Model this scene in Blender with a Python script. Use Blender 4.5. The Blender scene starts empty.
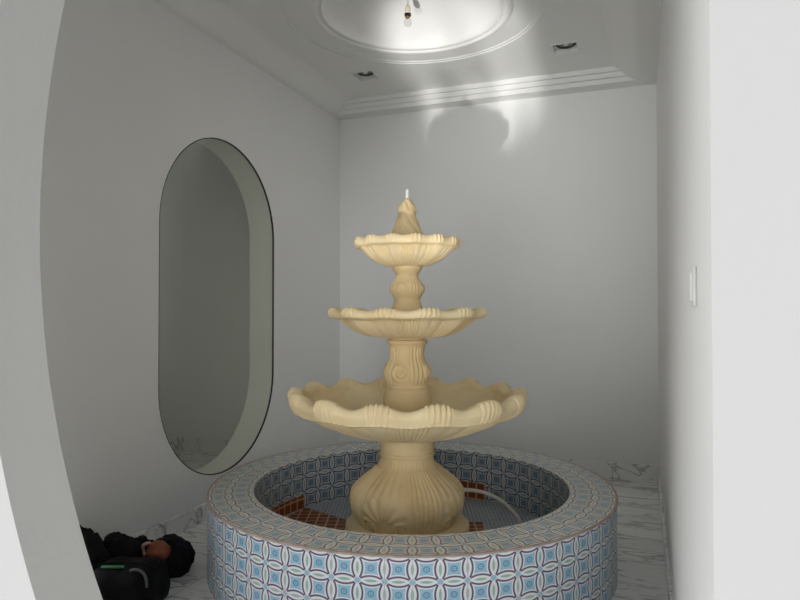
import bpy, bmesh, math, random
from math import sin, cos, pi, radians, exp, sqrt, atan2
from mathutils import Vector, Matrix, noise
from mathutils.geometry import tessellate_polygon

scene = bpy.context.scene
C = scene.collection
random.seed(4)

# ------------------------------------------------------------------ helpers
def link_mesh(name, verts, faces, mat=None, parent=None, smooth=True, uvs=None):
    me = bpy.data.meshes.new(name)
    me.from_pydata([tuple(v) for v in verts], [], faces)
    if uvs is not None:
        lay = me.uv_layers.new(name='UVMap')
        for p in me.polygons:
            for li, uv in zip(p.loop_indices, uvs[p.index]):
                lay.data[li].uv = uv
    for p in me.polygons:
        p.use_smooth = smooth
    o = bpy.data.objects.new(name, me)
    C.objects.link(o)
    if mat: me.materials.append(mat)
    if parent: o.parent = parent
    return o

def from_bm(name, bm, mat=None, parent=None, smooth=False):
    bmesh.ops.recalc_face_normals(bm, faces=bm.faces[:])
    me = bpy.data.meshes.new(name)
    bm.to_mesh(me); bm.free()
    for p in me.polygons: p.use_smooth = smooth
    o = bpy.data.objects.new(name, me); C.objects.link(o)
    if mat: me.materials.append(mat)
    if parent: o.parent = parent
    return o

def box_bm(bm, x0, x1, y0, y1, z0, z1):
    vs = [bm.verts.new((x, y, z)) for x in (x0, x1) for y in (y0, y1) for z in (z0, z1)]
    for f in ((0,1,3,2),(4,6,7,5),(0,4,5,1),(2,3,7,6),(0,2,6,4),(1,5,7,3)):
        bm.faces.new([vs[i] for i in f])

def box(name, x0, x1, y0, y1, z0, z1, mat, parent=None, bevel=0.0, seg=2):
    bm = bmesh.new(); box_bm(bm, x0, x1, y0, y1, z0, z1)
    if bevel:
        bmesh.ops.bevel(bm, geom=bm.edges[:], offset=bevel, segments=seg, affect='EDGES', profile=0.5)
    return from_bm(name, bm, mat, parent, smooth=bool(bevel))

def empty(name, loc, label, cat, rotz=0, group=None):
    o = bpy.data.objects.new(name, None); C.objects.link(o)
    o.empty_display_size = 0.1
    o.location = loc; o.rotation_euler = (0, 0, rotz)
    return tag(o, label, cat, group)

def tag(o, label, cat, group=None):
    o['label'] = label; o['category'] = cat
    if group: o['group'] = group
    return o

def struct(o, label=None):
    o['kind'] = 'structure'
    if label: o['label'] = label
    return o

def lathe(name, prof, segs, mat, parent=None, fn=None, ucount=None, vs=None, closed_ends=False, smooth=True):
    """prof: list of (r,z). local frame: phi=0 faces -Y, positive phi to +X."""
    verts, faces, uvs = [], [], []
    n = len(prof)
    for i, (r, z) in enumerate(prof):
        for k in range(segs):
            ph = 2*pi*k/segs
            rr, zz = r, z
            if fn: rr, zz = fn(r, z, ph if ph <= pi else ph-2*pi, i/(n-1))
            verts.append((rr*sin(ph), -rr*cos(ph), zz))
    for i in range(n-1):
        for k in range(segs):
            a = i*segs+k; b = i*segs+(k+1) % segs
            faces.append((a, b, b+segs, a+segs))
            if ucount:
                u0 = ucount*k/segs; u1 = ucount*(k+1)/segs
                uvs.append(((u0, vs[i]), (u1, vs[i]), (u1, vs[i+1]), (u0, vs[i+1])))
    if closed_ends:
        faces.append(tuple(range(segs-1, -1, -1)))
        faces.append(tuple(range((n-1)*segs, n*segs)))
    return link_mesh(name, verts, faces, mat, parent, smooth, uvs if ucount else None)

def spline_prof(pts, per=6):
    """Catmull-Rom resample of profile points (r,z)."""
    out = []
    for i in range(len(pts)-1):
        p0 = pts[max(i-1, 0)]; p1 = pts[i]; p2 = pts[i+1]; p3 = pts[min(i+2, len(pts)-1)]
        for s in range(per):
            t = s/per
            out.append(tuple(0.5*((2*p1[j]) + (-p0[j]+p2[j])*t + (2*p0[j]-5*p1[j]+4*p2[j]-p3[j])*t*t
                             + (-p0[j]+3*p1[j]-3*p2[j]+p3[j])*t**3) for j in (0, 1)))
    out.append(pts[-1])
    return [(max(r, 0.0005), z) for r, z in out]

def tube(name, pts, rad, mat, parent=None, segs=10, caps=True):
    vs, fs = [], []
    P = [Vector(p) for p in pts]
    up = Vector((0, 0, 1))
    for i, p in enumerate(P):
        t = (P[min(i+1, len(P)-1)] - P[max(i-1, 0)]).normalized()
        a = t.cross(up)
        if a.length < 1e-3: a = t.cross(Vector((1, 0, 0)))
        a.normalize(); b = t.cross(a)
        r = rad(i/(len(P)-1)) if callable(rad) else rad
        for k in range(segs):
            q = 2*pi*k/segs
            vs.append(p + a*(r*cos(q)) + b*(r*sin(q)))
    for i in range(len(P)-1):
        for k in range(segs):
            x = i*segs+k; y = i*segs+(k+1) % segs
            fs.append((x, y, y+segs, x+segs))
    if caps:
        fs.append(tuple(range(segs))); fs.append(tuple(range(len(vs)-1, len(vs)-1-segs, -1)))
    return link_mesh(name, vs, fs, mat, parent)

def smooth_path(pts, per=8):
    out = []
    for i in range(len(pts)-1):
        p0 = pts[max(i-1, 0)]; p1 = pts[i]; p2 = pts[i+1]; p3 = pts[min(i+2, len(pts)-1)]
        for s in range(per):
            t = s/per
            out.append(tuple(0.5*((2*p1[j]) + (-p0[j]+p2[j])*t + (2*p0[j]-5*p1[j]+4*p2[j]-p3[j])*t*t
                             + (-p0[j]+3*p1[j]-3*p2[j]+p3[j])*t**3) for j in range(3)))
    out.append(pts[-1])
    return out

def lump(name, loc, size, mat, parent=None, amp=0.18, freq=2.2, seed=0, sub=5, flat=0.15, rotz=0, ridge=0.0):
    """A crumpled rounded body, resting flat on its underside."""
    bm = bmesh.new()
    bmesh.ops.create_icosphere(bm, subdivisions=sub, radius=1.0)
    off = Vector((seed*3.7, seed*1.9, seed*5.3))
    M = Matrix.Rotation(rotz, 4, 'Z')
    for v in bm.verts:
        d = v.co.normalized()
        n = noise.noise(d*freq+off)*0.6 + noise.noise(d*freq*2.3+off)*0.3 + noise.noise(d*freq*5+off)*0.12
        if ridge:
            n += ridge*(1-abs(noise.noise(d*freq*1.6+off*2))*2.2)
        p = d*(1+amp*n)
        z = p.z
        if z < -1+flat*2: z = -1+flat*2 + (z+1-flat*2)*0.05
        p = Vector((p.x*size[0], p.y*size[1], (z+1-flat*2)*size[2]/(2-flat*2)))
        v.co = (M @ p) + Vector(loc)
    return from_bm(name, bm, mat, parent, smooth=True)

# ------------------------------------------------------------------ materials
def new_mat(name):
    m = bpy.data.materials.new(name); m.use_nodes = True
    nt = m.node_tree
    return m, nt, nt.nodes['Principled BSDF']

def srgb(r, g, b):
    f = lambda c: (c/255/12.92) if c/255 <= 0.04045 else ((c/255+0.055)/1.055)**2.4
    return (f(r), f(g), f(b), 1)

def plain(name, col, rough=0.6, metallic=0.0, bump=0.0, bscale=60.0, var=0.0, vscale=3.0, spec=0.5):
    m, nt, b = new_mat(name)
    b.inputs['Roughness'].default_value = rough
    b.inputs['Metallic'].default_value = metallic
    b.inputs['Specular IOR Level'].default_value = spec
    b.inputs['Base Color'].default_value = col
    tc = nt.nodes.new('ShaderNodeTexCoord')
    if var:
        n = nt.nodes.new('ShaderNodeTexNoise'); n.inputs['Scale'].default_value = vscale
        n.inputs['Detail'].default_value = 5
        nt.links.new(tc.outputs['Object'], n.inputs['Vector'])
        r = nt.nodes.new('ShaderNodeMapRange')
        r.inputs[1].default_value = 0.3; r.inputs[2].default_value = 0.7
        r.inputs[3].default_value = 1-var; r.inputs[4].default_value = 1+var
        nt.links.new(n.outputs['Fac'], r.inputs[0])
        mx = nt.nodes.new('ShaderNodeVectorMath'); mx.operation = 'SCALE'
        mx.inputs[0].default_value = col[:3]
        nt.links.new(r.outputs[0], mx.inputs['Scale'])
        nt.links.new(mx.outputs[0], b.inputs['Base Color'])
    if bump:
        n2 = nt.nodes.new('ShaderNodeTexNoise'); n2.inputs['Scale'].default_value = bscale
        n2.inputs['Detail'].default_value = 4
        nt.links.new(tc.outputs['Object'], n2.inputs['Vector'])
        bp = nt.nodes.new('ShaderNodeBump'); bp.inputs['Strength'].default_value = bump
        bp.inputs['Distance'].default_value = 0.01
        nt.links.new(n2.outputs['Fac'], bp.inputs['Height'])
        nt.links.new(bp.outputs[0], b.inputs['Normal'])
    return m

class E:
    """tiny expression builder over math nodes"""
    nt = None
    def __init__(s, v): s.v = v
    @staticmethod
    def op(o, *a):
        n = E.nt.nodes.new('ShaderNodeMath'); n.operation = o
        for i, x in enumerate(a):
            x = x.v if isinstance(x, E) else x
            if isinstance(x, (int, float)): n.inputs[i].default_value = x
            else: E.nt.links.new(x, n.inputs[i])
        return E(n.outputs[0])
    def __add__(s, o): return E.op('ADD', s, o)
    def __sub__(s, o): return E.op('SUBTRACT', s, o)
    def __rsub__(s, o): return E.op('SUBTRACT', o, s)
    def __mul__(s, o): return E.op('MULTIPLY', s, o)
    __rmul__ = __mul__; __radd__ = __add__
    def abs(s): return E.op('ABSOLUTE', s)
    def fract(s): return E.op('FRACT', s)
    def lt(s, o): return E.op('LESS_THAN', s, o)
    def gt(s, o): return E.op('GREATER_THAN', s, o)
    def mx(s, o): return E.op('MAXIMUM', s, o)
    def mn(s, o): return E.op('MINIMUM', s, o)
def hyp(x, y): return E.op('SQRT', x*x + y*y)
def ss(x, a, b):   # smooth step from 0 at a to 1 at b
    n = E.nt.nodes.new('ShaderNodeMapRange'); n.interpolation_type = 'SMOOTHSTEP'
    E.nt.links.new(x.v, n.inputs[0]); n.inputs[1].default_value = a; n.inputs[2].default_value = b
    n.inputs[3].default_value = 0; n.inputs[4].default_value = 1
    return E(n.outputs[0])
def mixc(fac, a, b):
    n = E.nt.nodes.new('ShaderNodeMix'); n.data_type = 'RGBA'
    E.nt.links.new(fac.v, n.inputs['Factor'])
    for x, nm in ((a, 6), (b, 7)):
        if isinstance(x, tuple): n.inputs[nm].default_value = x
        else: E.nt.links.new(x, n.inputs[nm])
    return n.outputs[2]

def zellige(name, white, purple, blue, dblue, green):
    m, nt, b = new_mat(name); E.nt = nt
    uv = nt.nodes.new('ShaderNodeUVMap'); uv.uv_map = 'UVMap'
    sp = nt.nodes.new('ShaderNodeSeparateXYZ'); nt.links.new(uv.outputs[0], sp.inputs[0])
    x = (E(sp.outputs[0]).fract() - 0.5).abs(); y = (E(sp.outputs[1]).fract() - 0.5).abs()
    s = 0.19; R = (0.25+s*s)/(2*s); c = 0.5-s+R
    d1 = hyp(x, y - c) - R            # petals along the horizontal grid lines (negative inside)
    d2 = hyp(x - c, y) - R
    d = d1.mn(d2)
    node = hyp(x-0.5, y-0.5)
    cen = hyp(x, y)
    col = mixc(ss(d, 0.075, 0.10), white, blue)             # concave blue square
    col = mixc(ss(cen, 0.145, 0.115), col, dblue)           # ring at its centre
    col = mixc(ss(cen, 0.085, 0.06), col, blue)
    col = mixc(ss(cen, 0.04, 0.025), col, dblue)
    col = mixc(ss(d, 0.0, -0.02), col, white)               # petal
    col = mixc(ss(d, -0.120, -0.145), col, green)           # its green heart
    col = mixc(ss(d.abs(), 0.046, 0.026), col, purple)      # outline
    col = mixc(ss(node, 0.15, 0.13), col, white)
    col = mixc(ss(node, 0.125, 0.105), col, blue)           # dot where petals meet
    fx = (E(sp.outputs[0]).fract() - 0.5).abs(); 
    # grout line every two repeats
    gx = ((E(sp.outputs[0])*0.5).fract() - 0.5).abs(); gy = ((E(sp.outputs[1])*0.5).fract() - 0.5).abs()
    g = gx.mx(gy)
    col = mixc(ss(g, 0.490, 0.494), col, srgb(190, 190, 188))
    nt.links.new(col, b.inputs['Base Color'])
    b.inputs['Roughness'].default_value = 0.28
    return m

def marble(name='veined_marble', rot=0.0, sx=1.0, sy=4.5):
    m, nt, b = new_mat(name); E.nt = nt
    tc = nt.nodes.new('ShaderNodeTexCoord')
    mp = nt.nodes.new('ShaderNodeMapping')
    nt.links.new(tc.outputs['Object'], mp.inputs[0])
    mp.inputs['Rotation'].default_value = (0, 0, rot)
    mp.inputs['Scale'].default_value = (sx, sy, 2.0)
    def nz(scale, det, dist):
        n = nt.nodes.new('ShaderNodeTexNoise'); n.inputs['Scale'].default_value = scale
        n.inputs['Detail'].default_value = det; n.inputs['Distortion'].default_value = dist
        nt.links.new(mp.outputs[0], n.inputs['Vector']); return E(n.outputs['Fac'])
    a = (nz(1.6, 6, 0.8) - 0.5).abs()
    v1 = ss(a, 0.03, 0.0)
    v2 = ss((nz(3.4, 7, 1.2) - 0.5).abs(), 0.035, 0.0)
    msk = ss(nz(1.1, 2, 0.0), 0.42, 0.62)
    cl = ss(nz(0.9, 4, 0.4), 0.4, 0.75)
    base = mixc(cl, srgb(249, 249, 246), srgb(238, 238, 236))
    base = mixc(v2*msk*0.40, base, srgb(146, 146, 146))
    base = mixc(v1*0.62, base, srgb(134, 134, 136))
    # tile joints, 60 cm
    sp = nt.nodes.new('ShaderNodeSeparateXYZ'); nt.links.new(tc.outputs['Object'], sp.inputs[0])
    jx = ((E(sp.outputs[0])*(1/0.6)+0.32).fract()-0.5).abs(); jy = ((E(sp.outputs[1])*(1/0.6)+0.1).fract()-0.5).abs()
    base = mixc(ss(jx.mx(jy), 0.4965, 0.4985), base, srgb(150, 150, 148))
    nt.links.new(base, b.inputs['Base Color'])
    b.inputs['Roughness'].default_value = 0.22
    return m

def grid_tile(name, size, col, col2, grout, gw=0.06, rough=0.4):
    m, nt, b = new_mat(name)
    uv = nt.nodes.new('ShaderNodeUVMap'); uv.uv_map = 'UVMap'
    br = nt.nodes.new('ShaderNodeTexBrick'); br.offset = 0.0
    br.inputs['Scale'].default_value = 1/size
    br.inputs['Brick Width'].default_value = 1; br.inputs['Row Height'].default_value = 1
    br.inputs['Mortar Size'].default_value = gw; br.inputs['Mortar Smooth'].default_value = 0.2
    br.inputs['Color1'].default_value = col; br.inputs['Color2'].default_value = col2
    br.inputs['Mortar'].default_value = grout
    nt.links.new(uv.outputs[0], br.inputs['Vector'])
    nt.links.new(br.outputs['Color'], b.inputs['Base Color'])
    b.inputs['Roughness'].default_value = rough
    return m

def sandstone(name, c1, c2, c3):
    m, nt, b = new_mat(name); E.nt = nt
    tc = nt.nodes.new('ShaderNodeTexCoord')
    def nz(scale, det):
        n = nt.nodes.new('ShaderNodeTexNoise'); n.inputs['Scale'].default_value = scale
        n.inputs['Detail'].default_value = det
        nt.links.new(tc.outputs['Object'], n.inputs['Vector']); return E(n.outputs['Fac'])
    col = mixc(ss(nz(5, 5), 0.35, 0.7), c1, c2)
    col = mixc(ss(nz(11, 6), 0.6, 0.78)*0.35, col, c3)
    nt.links.new(col, b.inputs['Base Color'])
    b.inputs['Roughness'].default_value = 0.75
    b.inputs['Specular IOR Level'].default_value = 0.25
    n = nt.nodes.new('ShaderNodeTexNoise'); n.inputs['Scale'].default_value = 120; n.inputs['Detail'].default_value = 3
    nt.links.new(tc.outputs['Object'], n.inputs['Vector'])
    bp = nt.nodes.new('ShaderNodeBump'); bp.inputs['Strength'].default_value = 0.15; bp.inputs['Distance'].default_value = 0.004
    nt.links.new(n.outputs['Fac'], bp.inputs['Height']); nt.links.new(bp.outputs[0], b.inputs['Normal'])
    return m

def thin_glass(name, tint, refl=0.03):
    m, nt, b = new_mat(name)
    nt.nodes.remove(b)
    out = nt.nodes['Material Output']
    tr = nt.nodes.new('ShaderNodeBsdfTransparent'); tr.inputs[0].default_value = tint
    gl = nt.nodes.new('ShaderNodeBsdfGlossy'); gl.inputs['Roughness'].default_value = 0.02
    lw = nt.nodes.new('ShaderNodeLayerWeight'); lw.inputs[0].default_value = 0.5
    E.nt = nt
    fr = E.op('POWER', E(lw.outputs['Facing']), 5.0)*0.6 + refl
    mx = nt.nodes.new('ShaderNodeMixShader')
    nt.links.new(fr.v, mx.inputs[0]); nt.links.new(tr.outputs[0], mx.inputs[1]); nt.links.new(gl.outputs[0], mx.inputs[2])
    nt.links.new(mx.outputs[0], out.inputs[0])
    return m

PAINT = plain('white_wall_paint', srgb(243, 243, 241), 0.55, bump=0.12, bscale=35, var=0.008, vscale=2.0, spec=0.3)
CEIL = plain('white_ceiling_paint', srgb(243, 243, 240), 0.5, bump=0.04, bscale=25, spec=0.35)
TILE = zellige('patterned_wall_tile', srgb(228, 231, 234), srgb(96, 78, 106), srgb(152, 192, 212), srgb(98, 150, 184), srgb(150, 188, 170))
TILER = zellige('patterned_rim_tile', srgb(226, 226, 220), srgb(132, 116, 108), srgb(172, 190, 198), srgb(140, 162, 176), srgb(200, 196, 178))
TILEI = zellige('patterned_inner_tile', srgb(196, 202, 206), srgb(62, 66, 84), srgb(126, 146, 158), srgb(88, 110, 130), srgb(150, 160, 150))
MARBLE = marble()
SKIRT = marble('veined_marble_skirting', 0.5, 2.1, 2.1)
MOSAIC = grid_tile('blue_mosaic', 0.022, srgb(150, 160, 174), srgb(116, 128, 148), srgb(196, 198, 200), 0.14)
BROWN = grid_tile('brown_floor_tile', 0.060, srgb(138, 70, 30), srgb(104, 50, 22), srgb(206, 164, 120), 0.09, 0.5)
STONE = sandstone('cream_cast_stone', srgb(241, 223, 180), srgb(234, 211, 165), srgb(208, 174, 116))
STONET = sandstone('tan_cast_stone', srgb(230, 207, 162), srgb(221, 196, 148), srgb(198, 162, 108))
EDGE = plain('worn_brown_tile_edge', srgb(176, 156, 144), 0.5, var=0.2, vscale=20)
GLASS = thin_glass('tinted_window_glass', (0.955, 0.965, 0.92, 1), 0.03)
GEDGE = plain('dark_glass_edge', srgb(30, 34, 30), 0.3)
BULBG = thin_glass('clear_bulb_glass', (0.9, 0.9, 0.9, 1))
PVC = plain('white_plastic', srgb(236, 236, 232), 0.35)
HOSE = plain('milky_hose_plastic', srgb(214, 212, 204), 0.35)
CREAMP = plain('cream_plastic', srgb(226, 214, 196), 0.45)
BLACKP = plain('black_plastic', srgb(26, 26, 26), 0.4)
CHROME = plain('dark_reflector', srgb(120, 120, 118), 0.25, metallic=0.9)
BRASS = plain('brass_cap', srgb(190, 160, 96), 0.3, metallic=1.0)
BLACKF = plain('black_cloth', srgb(20, 19, 20), 0.85, bump=0.4, bscale=90, var=0.3, vscale=8, spec=0.2)
BLACKN = plain('black_nylon', srgb(10, 10, 11), 0.7, bump=0.25, bscale=140, spec=0.12)
NAVY = plain('blue_black_cloth', srgb(17, 18, 23), 0.8, bump=0.35, bscale=90, var=0.2, vscale=8, spec=0.2)
GREENT = plain('green_webbing', srgb(58, 128, 78), 0.6)
GREYT = plain('grey_piping', srgb(74, 76, 74), 0.6)
RUST = plain('rust_brown_leather', srgb(128, 62, 30), 0.5, bump=0.2, bscale=60, var=0.15, vscale=14)
PALE = plain('pale_pink_leather', srgb(206, 168, 150), 0.5)

# ------------------------------------------------------------------ dimensions
XL, YB = -2.52, 5.22              # left wall, back wall
XRB, XRF = 0.141, 0.122           # right wall at the back, at the front
YW0, YW1 = 1.25, 1.44             # front wall faces
H = 3.02
FX, FY = -1.1635, 3.24              # fountain centre
FROT = math.atan2(1.16, 3.24)

def prism(name, loops, axis, a0, a1, mat, smooth_loops=()):
    """extrude a planar polygon with holes. loops in 2D; axis 'X' -> (a, u, v), axis 'Y' -> (u, a, v)"""
    P = (lambda a, u, v: (a, u, v)) if axis == 'X' else (lambda a, u, v: (u, a, v))
    flat = [p for l in loops for p in l]
    n = len(flat)
    tris = tessellate_polygon([[Vector((p[0], p[1], 0)) for p in l] for l in loops])
    bm = bmesh.new()
    A = [bm.verts.new(P(a0, *p)) for p in flat]; B = [bm.verts.new(P(a1, *p)) for p in flat]
    for t in tris:
        bm.faces.new([A[i] for i in t]); bm.faces.new([B[i] for i in reversed(t)])
    k = 0
    for l in loops:
        m = len(l)
        for i in range(m):
            j = (i+1) % m
            bm.faces.new((A[k+i], A[k+j], B[k+j], B[k+i]))
        k += m
    return from_bm(name, bm, mat)

# ------------------------------------------------------------------ room shell
struct(box('floor', -5.2, 1.7, 0.8, 5.6, -0.12, 0.0, MARBLE), 'white marble floor with grey veins')
struct(box('wall_back', XL, XRB+0.25, YB, YB+0.2, 0, 3.7, PAINT))

bm = bmesh.new()
vs = [bm.verts.new(p) for p in ((XRF, YW1, 0), (XRB, YB, 0), (XRB+0.25, YB, 0), (XRB+0.25, YW1, 0))]
vt = [bm.verts.new((v.co.x, v.co.y, 3.7)) for v in vs]
bm.faces.new(vs); bm.faces.new(vt)
for i in range(4): bm.faces.new((vs[i], vs[(i+1) % 4], vt[(i+1) % 4], vt[i]))
struct(from_bm('wall_right', bm, PAINT))

# capsule opening in the left wall
CY, CR, CZ0, CZ1 = 3.500, 0.607, 0.855, 1.800
def capsule(r, n=40):
    l = []
    for i in range(n+1): a = pi*i/n; l.append((CY+r*cos(a), CZ1+r*sin(a)))
    for i in range(n+1): a = pi+pi*i/n; l.append((CY+r*cos(a), CZ0+r*sin(a)))
    return l
WT = 0.21
struct(prism('wall_left', [[(2.12, 0), (YB+0.2, 0), (YB+0.2, 3.7), (YW1, 3.7), (YW1, 2.7), (2.12, 2.7)], capsule(CR)], 'X', XL-WT, XL, PAINT))  # front-end notch is an unseen doorway, added to let more daylight in
win = struct(prism('window_1', [capsule(CR-0.0005), capsule(CR-0.007)], 'X', XL-0.012, XL-0.001, GEDGE), 'tall capsule-shaped window pane on the left wall')
pane = prism('window_pane', [capsule(CR-0.007)], 'X', XL-0.011, XL-0.003, GLASS)
pane.parent = win

# front wall with the curved opening the camera looks through
ARC_R, ARC_X, ARC_Z = 2.45, -1.705, 1.56
arc = []
for i in range(61):
    z = 3.10*i/60
    arc.append((ARC_X + ARC_R - sqrt(ARC_R**2-(z-ARC_Z)**2), z))
struct(prism('wall_front', [[(-2.73, 0)] + arc + [(XRF, 3.10), (XRF, 0), (1.7, 0), (1.7, 3.7), (-2.73, 3.7)]], 'Y', YW0, YW1, PAINT),
       'white front wall with curved opening on its left side')

# room beyond the window
struct(box('wall_beyond', -5.2, XL-WT, 4.9, 5.1, 0, 3.7, PAINT))
struct(box('wall_far_left', -5.3, -5.1, 2.22, 5.1, 0, 3.7, PAINT))
struct(box('wall_beyond_front', -4.62, XL-WT, 2.22, 2.36, 0, 3.7, PAINT))
struct(box('ceiling_beyond', -5.2, XL-WT, 2.22, 5.1, H, H+0.1, CEIL))
struct(box('baseboard_beyond', -5.1, XL-WT, 4.888, 4.9, 0, 0.12, SKIRT))

# baseboards
struct(box('baseboard_back', XL, XRB, YB-0.014, YB, 0, 0.125, SKIRT))
struct(box('baseboard_left', XL, XL+0.014, YW1, YB-0.014, 0, 0.105, SKIRT))
bm = bmesh.new()
q = [(XRF, YW1), (XRB, YB-0.014), (XRB-0.012, YB-0.014), (XRF-0.012, YW1)]
lo = [bm.verts.new((x, y, 0)) for x, y in q]; hi = [bm.verts.new((x, y, 0.115)) for x, y in q]
bm.faces.new(lo); bm.faces.new(hi)
for i in range(4): bm.faces.new((lo[i], lo[(i+1) % 4], hi[(i+1) % 4], hi[i]))
struct(from_bm('baseboard_right', bm, SKIRT))

# ceiling: border, stepped tray, round stepped recess with a shallow dome
CCX, CCY = -1.30, 3.70
TX0, TX1, TY0, TY1 = -2.39, -0.05, 1.60, 5.08
DZ, DS = 0.035, 0.03
ZT = H + 3*DZ
LIGHTS = [(-1.98, 4.55), (-0.461, 4.555)]
LS = 0.088
verts, faces = [], []
def addloop(pts, z):
    k = len(verts); verts.extend([(p[0], p[1], z) for p in pts]); return list(range(k, k+len(pts)))
def bridge(a, b):
    n = len(a)
    for i in range(n): faces.append((a[i], a[(i+1) % n], b[(i+1) % n], b[i]))
def rect(x0, x1, y0, y1): return [(x0, y0), (x1, y0), (x1, y1), (x0, y1)]
def circ(r, n=96): return [(CCX+r*cos(2*pi*i/n), CCY+r*sin(2*pi*i/n)) for i in range(n)]
def fillpoly(idx_loops):
    flat = [i for l in idx_loops for i in l]
    for t in tessellate_polygon([[Vector((verts[i][0], verts[i][1], 0)) for i in l] for l in idx_loops]):
        faces.append(tuple(flat[j] for j in t))
YT = 5.02
def quad(*p):
    k = len(verts); verts.extend(p); faces.append(tuple(range(k, k+len(p))))
def cove(xa, xb):      # smooth rise from the wall side (xa, z = H) to the raised field (xb, z = ZT)
    N = 10
    for k in range(N):
        t0, t1 = k/N, (k+1)/N
        f = lambda t: t*t*(3-2*t)
        p0 = (xa+(xb-xa)*t0, H+(ZT-H)*f(t0)); p1 = (xa+(xb-xa)*t1, H+(ZT-H)*f(t1))
        quad((p0[0], YW1, p0[1]), (p1[0], YW1, p1[1]), (p1[0], YB, p1[1]), (p0[0], YB, p0[1]))
cove(XL, XL+0.24); cove(XRB-0.13, XRB-0.33)
quad((XRB-0.13, YW1, H), (XRB, YW1, H), (XRB, 5.08, H), (XRB-0.13, 5.08, H))
for i in range(3):     # three steps along the back wall
    y = 5.08-DS*i; z = H+DZ*i
    quad((XL, y, z), (XRB, y, z), (XRB, y, z+DZ), (XL, y, z+DZ))
    y2 = YB if i == 0 else y+DS
    quad((XL, y, z), (XRB, y, z), (XRB, y2, z), (XL, y2, z))
prev = addloop(rect(XL+0.24, XRB-0.33, YW1, YT), ZT)
c0 = addloop(circ(0.80), ZT)
sq = [addloop(rect(x-LS, x+LS, y-LS, y+LS), ZT) for x, y in LIGHTS]
fillpoly([prev, c0] + sq)
for (x, y), l in zip(LIGHTS, sq):
    t = addloop(rect(x-LS, x+LS, y-LS, y+LS), ZT+0.034); bridge(l, t); faces.append(tuple(t))
p = c0
for r, z in ((0.80, ZT+0.007), (0.78, ZT+0.007), (0.78, ZT+0.014), (0.622, ZT+0.014), (0.615, ZT+0.004), (0.608, ZT-0.004), (0.592, ZT-0.008),
             (0.582, ZT-0.003), (0.577, ZT+0.006), (0.562, ZT+0.009), (0.555, ZT+0.002)):
    n_ = addloop(circ(r), z); bridge(p, n_); p = n_
for i in range(1, 15):
    a = (pi/2)*i/15
    n_ = addloop(circ(0.555*cos(a)), ZT + 0.20*sin(a)); bridge(p, n_); p = n_
faces.append(tuple(p))
bm = bmesh.new()
bv = [bm.verts.new(v) for v in verts]
for f in faces: bm.faces.new([bv[i] for i in f])
co = from_bm('ceiling', bm, CEIL, smooth=False)
for poly in co.data.polygons:
    c = poly.center
    if c.y < 4.9 and (c.x < XL+0.24 or c.x > XRB-0.33): poly.use_smooth = True
    if (c.x-CCX)**2+(c.y-CCY)**2 < 0.56**2: poly.use_smooth = True
struct(co, 'white ceiling with stepped tray edge and round dome recess')

# ------------------------------------------------------------------ recessed ceiling lights
for i, (x, y) in enumerate(LIGHTS):
    lab = ('recessed square ceiling light nearest the left wall', 'recessed square ceiling light nearest the right wall')[i]
    L = empty('ceiling_light', (x, y, ZT+0.034), lab, 'ceiling light', group='recessed ceiling lights')
    # square white liner around the recess
    ls = []
    vv, ff = [], []
    for s, z in ((LS, -0.0335), (LS+0.012, -0.0355), (LS+0.012, -0.039), (LS-0.006, -0.039), (LS-0.006, -0.002)):
        ls.append(len(vv)); vv.extend([(a*s, b*s, z) for a, b in ((-1, -1), (1, -1), (1, 1), (-1, 1))])
    for k in range(len(ls)-1):
        for j in range(4): ff.append((ls[k]+j, ls[k]+(j+1) % 4, ls[k+1]+(j+1) % 4, ls[k+1]+j))
    link_mesh('frame', vv, ff, CEIL, L, smooth=False)
    lathe('bezel', [(0.070, -0.001), (0.070, -0.010), (0.064, -0.014), (0.050, -0.010), (0.046, -0.001)], 40, BLACKP, L)
    lathe('reflector', [(0.047, -0.010), (0.036, -0.004), (0.020, -0.0015), (0.001, -0.001)], 40, CHROME, L)
    lathe('lamp', [(0.018, -0.003), (0.020, -0.010), (0.014, -0.016), (0.001, -0.018)], 24, PVC, L)

# ------------------------------------------------------------------ hanging bulb
BX, BY = -1.325, 3.70
BZ = 1.3 + 1.752                    # lowest point of the bulb
bl = empty('pendant_bulb', (BX, BY, ZT+0.19), 'bare clear light bulb hanging on its wire in the ceiling dome', 'light bulb')
bz = BZ - (ZT+0.19)
tube('wire', [(0, 0, 0.008), (0.002, 0, -0.03), (0, 0.001, bz+0.125)], 0.0028, CREAMP, bl)
lathe('socket', [(0.002, bz+0.135), (0.010, bz+0.132), (0.0165, bz+0.118), (0.0185, bz+0.088), (0.0185, bz+0.078), (0.002, bz+0.078)], 24, CREAMP, bl)
lathe('collar', [(0.002, bz+0.079), (0.020, bz+0.079), (0.0205, bz+0.066), (0.002, bz+0.066)], 24, BLACKP, bl, smooth=False)
lathe('cap', [(0.002, bz+0.067), (0.0135, bz+0.067), (0.0135, bz+0.054), (0.002, bz+0.054)], 24, BRASS, bl)
lathe('glass', spline_prof([(0.013, bz+0.056), (0.017, bz+0.047), (0.024, bz+0.033), (0.025, bz+0.022), (0.019, bz+0.007), (0.001, bz)], 5), 28, BULBG, bl)

# ------------------------------------------------------------------ light switch on the right wall
SY, SZ = 1.59, 1.352
sx = XRF + (XRB-XRF)*(SY-YW1)/(YB-YW1)
sw = empty('light_switch', (sx, SY, SZ), 'white light switch on the right wall near the front corner', 'light switch')
box('plate', -0.008, 0.0, -0.042, 0.042, -0.045, 0.045, PVC, sw, 0.004)
for s in (-1, 1):
    k = box('rocker', -0.014, -0.007, -0.034 if s < 0 else 0.002, -0.002 if s < 0 else 0.034, -0.032, 0.032, PVC, sw, 0.003)

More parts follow.
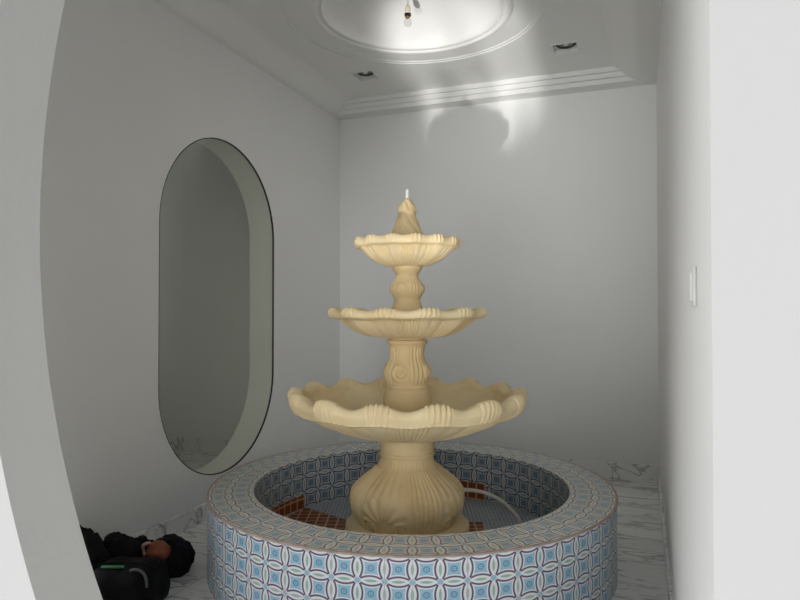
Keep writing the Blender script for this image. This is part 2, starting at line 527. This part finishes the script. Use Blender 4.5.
# ------------------------------------------------------------------ tiled pool
RO, RI, HR, ZF = 1.045, 0.822, 0.385, 0.085
pool = empty('fountain_pool', (FX+0.0195, FY+0.006, 0), 'round pool basin clad in blue and white patterned tiles', 'pool', FROT)
NS, PER = 192, 63
lathe('outer_wall', [(RO, 0.0), (RO, 0.09), (RO, 0.18), (RO, 0.27), (RO, HR-0.004)], NS, TILE, pool, ucount=PER,
      vs=[(z-HR)/0.0975 for z in (0, 0.09, 0.18, 0.27, HR)])
lathe('edge_trim', [(RO, HR-0.007), (RO+0.0045, HR-0.006), (RO+0.0045, HR+0.0005), (RO-0.006, HR+0.0015), (RO-0.008, HR)], NS, EDGE, pool)
lathe('rim', [(RO-0.004, HR), (RI+0.12, HR), (RI, HR), (RI, HR-0.01)], NS, TILER, pool, ucount=58, vs=[0.0, 1.03, 2.06, 2.15], smooth=False)
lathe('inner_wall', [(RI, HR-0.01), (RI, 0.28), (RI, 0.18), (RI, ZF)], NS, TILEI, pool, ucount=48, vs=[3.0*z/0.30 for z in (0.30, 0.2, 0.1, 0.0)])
def flat_poly(name, pts, z0, z1, mat, parent):
    n = len(pts)
    vv = [(x, y, z1) for x, y in pts] + [(x, y, z0) for x, y in pts]
    ff = [tuple(range(n))] + [(i+n, (i+1) % n+n, (i+1) % n, i) for i in range(n)]
    uv = [[(vv[i][0], vv[i][1]) for i in f] for f in ff]
    return link_mesh(name, vv, ff, mat, parent, smooth=False, uvs=uv)
flat_poly('pool_floor', [(RI*cos(2*pi*i/96), RI*sin(2*pi*i/96)) for i in range(96)], ZF-0.02, ZF, MOSAIC, pool)
def wall_patch(ph0, ph1, z0, z1, n=14):
    vv, ff, uv = [], [], []
    r = RI-0.006
    for i in range(n+1):
        ph = radians(ph0+(ph1-ph0)*i/n)
        for rr, z in ((r, z0), (r, z1), (RI, z1)):
            vv.append((rr*sin(ph), -rr*cos(ph), z))
    L_ = RI*radians(ph1-ph0)
    for i in range(n):
        a, b = 3*i, 3*i+3
        u0, u1 = L_*i/n, L_*(i+1)/n
        ff.append((a, b, b+1, a+1)); uv.append(((u0, 0), (u1, 0), (u1, z1-z0), (u0, z1-z0)))
        ff.append((a+1, b+1, b+2, a+2)); uv.append(((u0, 0), (u1, 0), (u1, .006), (u0, .006)))
    ff.append((0, 1, 2)); uv.append(((0, 0), (0, .01), (.01, .01)))
    k = 3*n; ff.append((k, k+2, k+1)); uv.append(((0, 0), (0, .01), (.01, .01)))
    o = link_mesh('brown_tile_patch', vv, ff, BROWN, pool, smooth=False, uvs=uv)
    o['label'] = 'reddish brown square tiles on the inner wall'
    return o
wall_patch(-127, -98, ZF, 0.165)
wall_patch(144.6, 160, ZF, 0.187)
o = flat_poly('brown_tile_strip', [(-0.645, 0.49), (-0.80, 0.10), (-0.25, -0.15), (-0.25, 0.16)], ZF-0.001, ZF+0.006, BROWN, pool)
o['label'] = 'reddish brown square tiles across the pool floor'
o = flat_poly('brown_tile_strip', [(0.28, 0.237), (0.41, 0.237), (0.38, -0.10), (0.26, -0.10)][::-1], ZF-0.001, ZF+0.006, BROWN, pool)
o['label'] = 'reddish brown square tiles across the pool floor'

# ------------------------------------------------------------------ three tier fountain
ft = empty('tiered_fountain', (FX, FY, ZF), 'three-tier cream stone fountain standing in the tiled pool', 'fountain', FROT)
def Z(y): return 1.3 + (310-y)*0.005375 - ZF         # height of a silhouette row
lathe('plinth', [(0.001, 0.0), (0.325, 0.0), (0.330, 0.006), (0.330, 0.078), (0.322, 0.087), (0.001, 0.088)], 128, STONE, ft)

def spiral_h(a, b, hand=1, R=0.062):
    r = sqrt(a*a+b*b)
    if r > R: return 0.0
    if r < 0.010: return 1.0
    th = atan2(b, a*hand)
    t = math.log(r/0.010)/math.log(R/0.010)*1.75 - th/(2*pi)
    f = t-math.floor(t)
    return (0.5+0.5*cos(2*pi*f))*min(1, (R-r)/0.012)

def wrap(ph, per, c=0.0):
    return (ph-c+per/2) % per - per/2

BAND = radians(19)
def base_fn(r, z, ph, t):
    w = max(0.0, min(1.0, (r-0.15)/0.10))
    dr = 0.0
    d = wrap(ph, pi/2, BAND)                       # distance from a fluted band centre
    hb = radians(20)
    below = z < Z(464)
    if abs(d) < hb and below:
        e = min(1, (hb-abs(d))/radians(2.5))
        dr += 0.008*e
        k = abs(d)/hb*4.0
        dr += 0.0055*cos(2*pi*k)*e
        if abs(d) < radians(2.6):
            dr += 0.008*max(0, cos((z)*2*pi/0.026))*w*(1-abs(d)/radians(2.6))
    elif below:
        g = wrap(ph, pi/2, BAND+pi/4)
        a = g*r; zc = Z(497)
        b = z-zc
        # fan shell above, two volutes below
        rr = sqrt(a*a+(b+0.075)**2)
        if 0.03 < rr < 0.155 and b > -0.055:
            an = atan2(a, b+0.075)
            dr += (0.0038*cos(an*13)+0.005)*min(1, (0.155-rr)/0.015)*min(1, (rr-0.03)/0.02)
        for sgn in (-1, 1):
            dr += 0.012*spiral_h(a-sgn*0.098, b+0.085, sgn, 0.052)
        if rr > 0.15:
            dr += 0.004*cos(g/ radians(25)*pi*5)*max(0, 1-abs(b-0.10)/0.09)
    else:
        dr += 0.0018*cos(ph*44)*max(0, min(1, (Z(455)-z)/0.02))
    return r-0.010*w+dr, z
base_p = [(0.10, Z(520.5)), (0.246, Z(520.5)), (0.258, Z(519)), (0.276, Z(513)), (0.297, Z(505)), (0.306, Z(496)), (0.298, Z(487)), (0.272, Z(480)),
          (0.225, Z(473)), (0.178, Z(467)), (0.150, Z(462)), (0.141, Z(457)), (0.141, Z(453.6)), (0.150, Z(452.8)), (0.150, Z(450.4)), (0.143, Z(449.6)), (0.145, Z(446)), (0.147, Z(440)), (0.152, Z(437)), (0.152, Z(433)), (0.05, Z(433))]
lathe('base_pedestal', spline_prof(base_p, 7), 448, STONET, ft, base_fn)

def bowl(name, RIM, zr, lipz, under, inner, lobes, phase, wave, ribs, bands, segs, ripple=0.018):
    """under: (r,z) from the stem out to below the lip, inner: from the lip in to the middle."""
    prof = spline_prof(under, 6)
    nl = len(prof)
    lip = spline_prof([under[-1], (RIM*0.985, lipz), (RIM*1.0, (lipz+zr)/2), (RIM*0.975, zr-0.003), (RIM*0.93, zr), (RIM*0.885, zr-0.010)], 6)
    prof += lip[1:]
    nl2 = len(prof)
    inn = spline_prof([(RIM*0.885, zr-0.010)] + inner, 6)
    prof += inn[1:]
    n = len(prof)
    per = 2*pi/lobes
    def fn(r, z, ph, t):
        i = t*(n-1)
        q = r/RIM
        w = max(0, min(1, (q-0.62)/0.30)); w = w*w*(3-2*w)
        c = cos(lobes*(ph-phase))
        cc = c if c < 0 else c**0.8
        hw = max(0.3, min(1.0, 0.3+0.7*(z-lipz)/(zr-lipz))) if i < nl2 else 1.0
        z2 = z + wave*cc*w*hw
        r2 = r*(1 + 0.018*cc*w)
        if i > nl-1 and i < nl2+6:             # lip: fine ribs on the crests
            m = max(0, min(1, (c+0.15)*2.2))
            e = max(0, min(1, (i-nl+1)/4))*max(0, min(1, (nl2+6-i)/6))
            f = cos(lobes*ribs*(ph-phase))
            r2 += 0.0045*f*m*e*RIM/0.64
            z2 += 0.0045*f*m*e*RIM/0.64
        elif i <= nl-1:                        # underside: fluted bands between plain panels
            bp = 2*pi/bands
            d = wrap(ph, bp)/(bp/2)
            e = max(0, min(1, (q-0.25)/0.15))
            if abs(d) < 0.52:
                s = min(1, (0.52-abs(d))/0.06)
                r2 += (0.006*RIM/0.64 + 0.0062*max(RIM/0.64, 0.75)*cos(d/0.52*pi*9))*s*e
            else:
                r2 += 0.010*e*cos((abs(d)-0.76)/0.24*pi/2)*RIM/0.64
        else:
            r2 += ripple*c*w*RIM/0.64
        return r2, z2
    return lathe(name, prof, segs, STONE, ft, fn)

# lower bowl
z0 = 0.630-ZF
bowl('lower_bowl', 0.627, 0.862-ZF, 0.800-ZF,
     [(0.02, z0-0.004), (0.17, z0), (0.24, z0+0.008), (0.34, z0+0.034), (0.44, z0+0.072), (0.52, z0+0.108), (0.575, 0.770-ZF), (0.605, 0.778-ZF)],
     [(0.545, 0.815-ZF), (0.50, 0.775-ZF), (0.40, 0.725-ZF), (0.28, 0.690-ZF), (0.15, 0.668-ZF), (0.002, 0.660-ZF)],
     14, radians(12.9), 0.018, 11, 9, 1344)
def stem_scroll(zc, R, amp, n=4, c0=radians(-18)):
    def fn(r, z, ph, t):
        dr = 0.0
        per = 2*pi/n
        g = wrap(ph, per, c0)
        a = g*r; b = z-zc
        s = spiral_h(a, b, 1, R)
        dr += amp*s
        h = wrap(ph, per, c0+per/2)
        if abs(h) < per*0.27 and s == 0:
            e = min(1, (per*0.27-abs(h))/0.06)
            dr += amp*0.32*cos(h/(per*0.27)*pi*4)*e
        return r+dr, z
    return fn
def soft(f, lo, hi):
    def g(r, z, ph, t):
        r2, z2 = f(r, z, ph, t)
        w = max(0, min(1, (z-lo)/0.015))*max(0, min(1, (hi-z)/0.015))
        return r+(r2-r)*w, z
    return g
zb = 0.655-ZF
lathe('lower_stem_ball', spline_prof([(0.05, zb), (0.075, zb+0.01), (0.105, Z(413)), (0.123, Z(407)), (0.130, Z(400)), (0.124, Z(393)), (0.108, Z(387)), (0.05, Z(385.5))], 6), 128, STONET, ft)
lathe('lower_stem', spline_prof([(0.04, Z(388)), (0.106, Z(387.6)), (0.112, Z(385.5)), (0.108, Z(384)), (0.112, Z(381)), (0.120, Z(376)), (0.121, Z(371)), (0.113, Z(365)), (0.098, Z(360)), (0.091, Z(355)), (0.093, Z(349)),
       (0.101, Z(344.5)), (0.108, Z(343)), (0.108, Z(340)), (0.098, Z(339)), (0.095, Z(336)), (0.03, Z(336))], 6), 320, STONET, ft,
      soft(stem_scroll(Z(371), 0.055, 0.009), Z(384), Z(345)))
# middle bowl
z1 = Z(337)
bowl('middle_bowl', 0.418, Z(309.5), Z(317),
     [(0.02, z1-0.002), (0.14, z1), (0.215, z1+0.008), (0.27, z1+0.030), (0.318, z1+0.060), (0.352, z1+0.090), (0.375, Z(318.8)), (0.392, Z(318.2))],
     [(0.355, Z(314)), (0.31, Z(319)), (0.24, Z(326)), (0.15, Z(331)), (0.06, Z(333)), (0.002, Z(333))],
     12, radians(15), 0.008, 9, 9, 960)
lathe('upper_stem', spline_prof([(0.03, Z(334)), (0.085, Z(333.5)), (0.092, Z(325)), (0.088, Z(312)), (0.076, Z(304)), (0.068, Z(299.5)), (0.076, Z(296.5)), (0.088, Z(292)), (0.089, Z(288)), (0.083, Z(284.2)), (0.066, Z(279.8)), (0.060, Z(276)),
       (0.067, Z(272)), (0.078, Z(269.5)), (0.080, Z(267)), (0.070, Z(266)), (0.02, Z(264))], 6), 240, STONET, ft,
      soft(stem_scroll(Z(289), 0.036, 0.006), Z(298), Z(274)))
# top bowl
z2 = Z(266.8)
bowl('top_bowl', 0.284, Z(239.5), Z(247),
     [(0.01, z2-0.002), (0.070, z2), (0.118, z2+0.009), (0.165, z2+0.028), (0.202, z2+0.052), (0.230, z2+0.082), (0.248, Z(248.6)), (0.266, Z(248.2))],
     [(0.235, Z(244)), (0.205, Z(250)), (0.15, Z(257)), (0.09, Z(261)), (0.002, Z(262))],
     14, radians(9), 0.004, 6, 10, 840)
def fin_fn(r, z, ph, t):
    k = max(0, min(1, (z-Z(236))/(Z(200)-Z(236))))
    tw = ph + 0.7*k
    dr = r*(0.06 + 0.045*cos(5*tw) + 0.025*cos(9*tw+2.0*k*6))
    # overlapping folds near the tip
    f = max(0, min(1, (k-0.45)/0.12))*max(0, min(1, (1.02-k)/0.1))
    dr += f*(0.005*cos(2*ph-12*k)+0.003*cos(5*ph+17*k))
    return max(0.004, r+dr), z
lathe('finial', spline_prof([(0.03, Z(262)), (0.088, Z(261.5)), (0.090, Z(248)), (0.084, Z(238)), (0.078, Z(234)), (0.068, Z(228)), (0.056, Z(221)), (0.046, Z(215)), (0.042, Z(210)), (0.036, Z(206)), (0.027, Z(202)), (0.020, Z(199.2)), (0.002, Z(198.6))], 8), 160, STONET, ft, fin_fn)
lathe('nozzle', [(0.001, Z(201)), (0.0095, Z(201)), (0.0095, Z(189.0)), (0.0065, Z(189)), (0.0065, Z(191)), (0.001, Z(191))], 20, PVC, ft, smooth=False)

# ------------------------------------------------------------------ hose and drain in the pool
def loc2w(x, y, z):
    return (FX + x*cos(FROT)-y*sin(FROT), FY + x*sin(FROT)+y*cos(FROT), z)
pts = [(0.27, 0.24, 0.262), (0.36, 0.28, 0.258), (0.45, 0.28, 0.242), (0.53, 0.25, 0.212), (0.59, 0.20, 0.170), (0.625, 0.165, 0.125), (0.632, 0.16, ZF+0.012)]
tag(tube('hose', [loc2w(*p) for p in smooth_path(pts)], 0.0105, HOSE), 'white hose arching from fountain base to the pool drain', 'hose')
dr = empty('pool_drain', loc2w(0.665, 0.13, ZF), 'dark round drain on pool floor at the hose end', 'drain')
lathe('cover', [(0.045, 0.0), (0.045, 0.010), (0.038, 0.016), (0.012, 0.018), (0.001, 0.018)], 32, BLACKP, dr)
lathe('collar', [(0.056, 0.0), (0.056, 0.006), (0.046, 0.008)], 32, GREYT, dr)

# ------------------------------------------------------------------ bags on the floor
bp = empty('backpack', (-2.115, 2.19, 0), 'black open backpack with green strip on floor behind curved wall edge', 'backpack', radians(20))
bm = bmesh.new()
box_bm(bm, -0.11, 0.19, -0.13, 0.13, 0, 0.20)
bmesh.ops.subdivide_edges(bm, edges=bm.edges[:], cuts=10, use_grid_fill=True)
for v in bm.verts:
    n = noise.noise(v.co*9)*0.016 + noise.noise(v.co*22)*0.006
    c = Vector((0.04, 0, 0.1)); d = (v.co-c)
    e = Vector((d.x/0.15, d.y/0.13, d.z/0.1))
    l = (abs(e.x)**5+abs(e.y)**5+abs(e.z)**5)**0.2
    v.co = c + d*(1/l if l > 1 else 1)
    if v.co.z > 0.01: v.co += d.normalized()*n
    v.co.z = max(0, v.co.z)
from_bm('body', bm, BLACKN, bp, smooth=True)
tube('green_strip', smooth_path([(-0.05, -0.05, 0.207), (-0.02, -0.056, 0.209), (0.02, -0.056, 0.209), (0.045, -0.05, 0.207)]), 0.006, GREENT, bp)['label'] = 'green webbing strip'
tube('strap', smooth_path([(0.085, -0.08, 0.204), (0.115, -0.09, 0.212), (0.145, -0.10, 0.205), (0.163, -0.11, 0.185), (0.170, -0.118, 0.15)]), 0.006, GREYT, bp)['label'] = 'grey piped strap'
tube('zip', smooth_path([(-0.09, -0.02, 0.2), (-0.03, 0.0, 0.205), (0.08, 0.0, 0.205), (0.17, -0.02, 0.195)]), 0.004, BLACKF, bp)

jk = empty('jacket', (-2.265, 2.45, 0), 'crumpled black jacket bunched up behind the open backpack', 'jacket')
lump('body', (0.0, 0, 0), (0.11, 0.09, 0.205), BLACKF, jk, 0.35, 2.6, 3, 5, 0.12, 0.3, 0.10)
lump('sleeve', (0.0, -0.07, 0.10), (0.075, 0.07, 0.135), BLACKF, jk, 0.3, 3.0, 8, 4, 0.1)
lump('collar', (-0.08, -0.045, 0.10), (0.06, 0.07, 0.135), BLACKF, jk, 0.3, 3.0, 11, 4, 0.1)

tag(lump('bundle', (-2.375, 2.235, 0), (0.125, 0.09, 0.30), BLACKF, None, 0.25, 3.0, 5, 5, 0.1, 0.2, 0.08),
    'dark cloth bundle against left wall, partly hidden by curved wall edge', 'bundle')
tag(lump('shoulder_bag', (-2.175, 2.585, 0), (0.112, 0.105, 0.183), NAVY, None, 0.22, 1.7, 14, 5, 0.14, 0.5, 0.05),
    'soft black bag slumped on marble floor nearest the pool', 'bag')
pc = empty('pouch', (-2.12, 2.44, 0.135), 'rust-brown leather pouch lying on the black bags', 'pouch')
lump('body', (0, 0, 0), (0.058, 0.05, 0.078), RUST, pc, 0.15, 1.8, 6, 4, 0.15)
tube('clasp', smooth_path([(-0.062, -0.022, 0.030), (-0.058, -0.036, 0.058), (-0.036, -0.042, 0.076), (-0.012, -0.038, 0.083)]), lambda t: 0.0085-0.003*abs(2*t-1), PALE, pc)['label'] = 'pale pink clasp'
tube('clasp', smooth_path([(-0.056, -0.030, 0.012), (-0.046, -0.042, 0.030), (-0.036, -0.046, 0.034)]), 0.006, PALE, pc)['label'] = 'pale pink clasp'

# ------------------------------------------------------------------ camera
cam = bpy.data.cameras.new('camera'); co_ = bpy.data.objects.new('camera', cam); C.objects.link(co_)
cam.sensor_width = 36; cam.lens = 36*640/800
cam.clip_start = 0.02
co_.location = (0, 0, 1.3)
co_.rotation_euler = (radians(90+0.895), 0, radians(20.4))
scene.camera = co_

# ------------------------------------------------------------------ light
GS = 1.0
WLOBE, WBASE, WSIDE, WRIGHT = 4.3, 0.14, 4.2, 3.3
w = bpy.data.worlds.new('world'); scene.world = w; w.use_nodes = True
nt = w.node_tree; E.nt = nt
bg = nt.nodes['Background']
tc = nt.nodes.new('ShaderNodeTexCoord')
dp = nt.nodes.new('ShaderNodeVectorMath'); dp.operation = 'DOT_PRODUCT'
nt.links.new(tc.outputs['Generated'], dp.inputs[0])
dp.inputs[1].default_value = Vector((-0.02, -1.0, -0.20)).normalized()
lobe = E.op('POWER', E(dp.outputs['Value']).mx(0.0), 40.0)
dp2 = nt.nodes.new('ShaderNodeVectorMath'); dp2.operation = 'DOT_PRODUCT'
nt.links.new(tc.outputs['Generated'], dp2.inputs[0])
dp2.inputs[1].default_value = Vector((-1.0, 0.12, 0.30)).normalized()
st = lobe*WLOBE + E.op('POWER', E(dp2.outputs['Value']).mx(0.0), 6.0)*WSIDE + WBASE
dp3 = nt.nodes.new('ShaderNodeVectorMath'); dp3.operation = 'DOT_PRODUCT'
nt.links.new(tc.outputs['Generated'], dp3.inputs[0])
dp3.inputs[1].default_value = Vector((0.38, -1.0, 0.16)).normalized()
st = st + E.op('POWER', E(dp3.outputs['Value']).mx(0.0), 30.0)*WRIGHT
nt.links.new(st.v, bg.inputs[1])
bg.inputs[0].default_value = (0.985, 0.99, 1.0, 1)

# sunlight thrown upward off the shiny floor outside the opening
sd = bpy.data.lights.new('floor_bounce_sunlight', 'SPOT'); so = bpy.data.objects.new('floor_bounce_sunlight', sd); C.objects.link(so)
dirv = Vector((-0.16, 1.98, 1.275)).normalized()
aim = Vector((-1.2, 4.5, 3.04))
so.location = aim - dirv*11.0
so.rotation_euler = dirv.to_track_quat('-Z', 'Y').to_euler()
sd.energy = 4800; sd.spot_size = radians(8.3); sd.spot_blend = 0.5; sd.shadow_soft_size = 0.10
sd.color = (1.0, 0.99, 0.97)
# ripples in the thrown light: bands brighter and darker across the beam
sd.use_nodes = True
nt = sd.node_tree; E.nt = nt
em = nt.nodes['Emission']
ge = nt.nodes.new('ShaderNodeNewGeometry')
rgt = dirv.cross(Vector((0, 0, 1))).normalized(); upv = rgt.cross(dirv).normalized()
def dotn(v):
    n = nt.nodes.new('ShaderNodeVectorMath'); n.operation = 'DOT_PRODUCT'
    nt.links.new(ge.outputs['Incoming'], n.inputs[0]); n.inputs[1].default_value = v
    return E(n.outputs['Value'])
dd = dotn(dirv).abs()
a = E.op('DIVIDE', dotn(rgt), dd)*(GS*11.0)         # metres right / up at the aim plane
b = E.op('DIVIDE', dotn(upv), dd)*(GS*11.0)
def band(c, w): return E.op('EXPONENT', ((a-c)*(1/w))*((a-c)*(1/w))*-1.0)
cx = nt.nodes.new('ShaderNodeCombineXYZ')
nt.links.new((a*5.5).v, cx.inputs[0]); nt.links.new((b*1.6 + a*0.8).v, cx.inputs[1])
nz = nt.nodes.new('ShaderNodeTexNoise'); nz.inputs['Scale'].default_value = 1.0; nz.inputs['Detail'].default_value = 2
nt.links.new(cx.outputs[0], nz.inputs['Vector'])
rip = ss(E(nz.outputs['Fac']), 0.36, 0.72)
up_ = ss(b, -0.25, 0.45)
side = ss(a, -0.62, -0.34)*ss(a, 0.60, 0.42)
tot = ((band(0.25, 0.05)*0.42 + band(0.43, 0.06)*0.36 + band(-0.33, 0.045)*0.36)*(1.0-up_*0.8) + rip*0.26 + up_*0.40 + 0.07)*side
nt.links.new(tot.v, em.inputs['Strength'])

scene.view_settings.view_transform = 'Standard'
scene.view_settings.look = 'None'
scene.view_settings.exposure = 0.33
scene.view_settings.gamma = 1.0
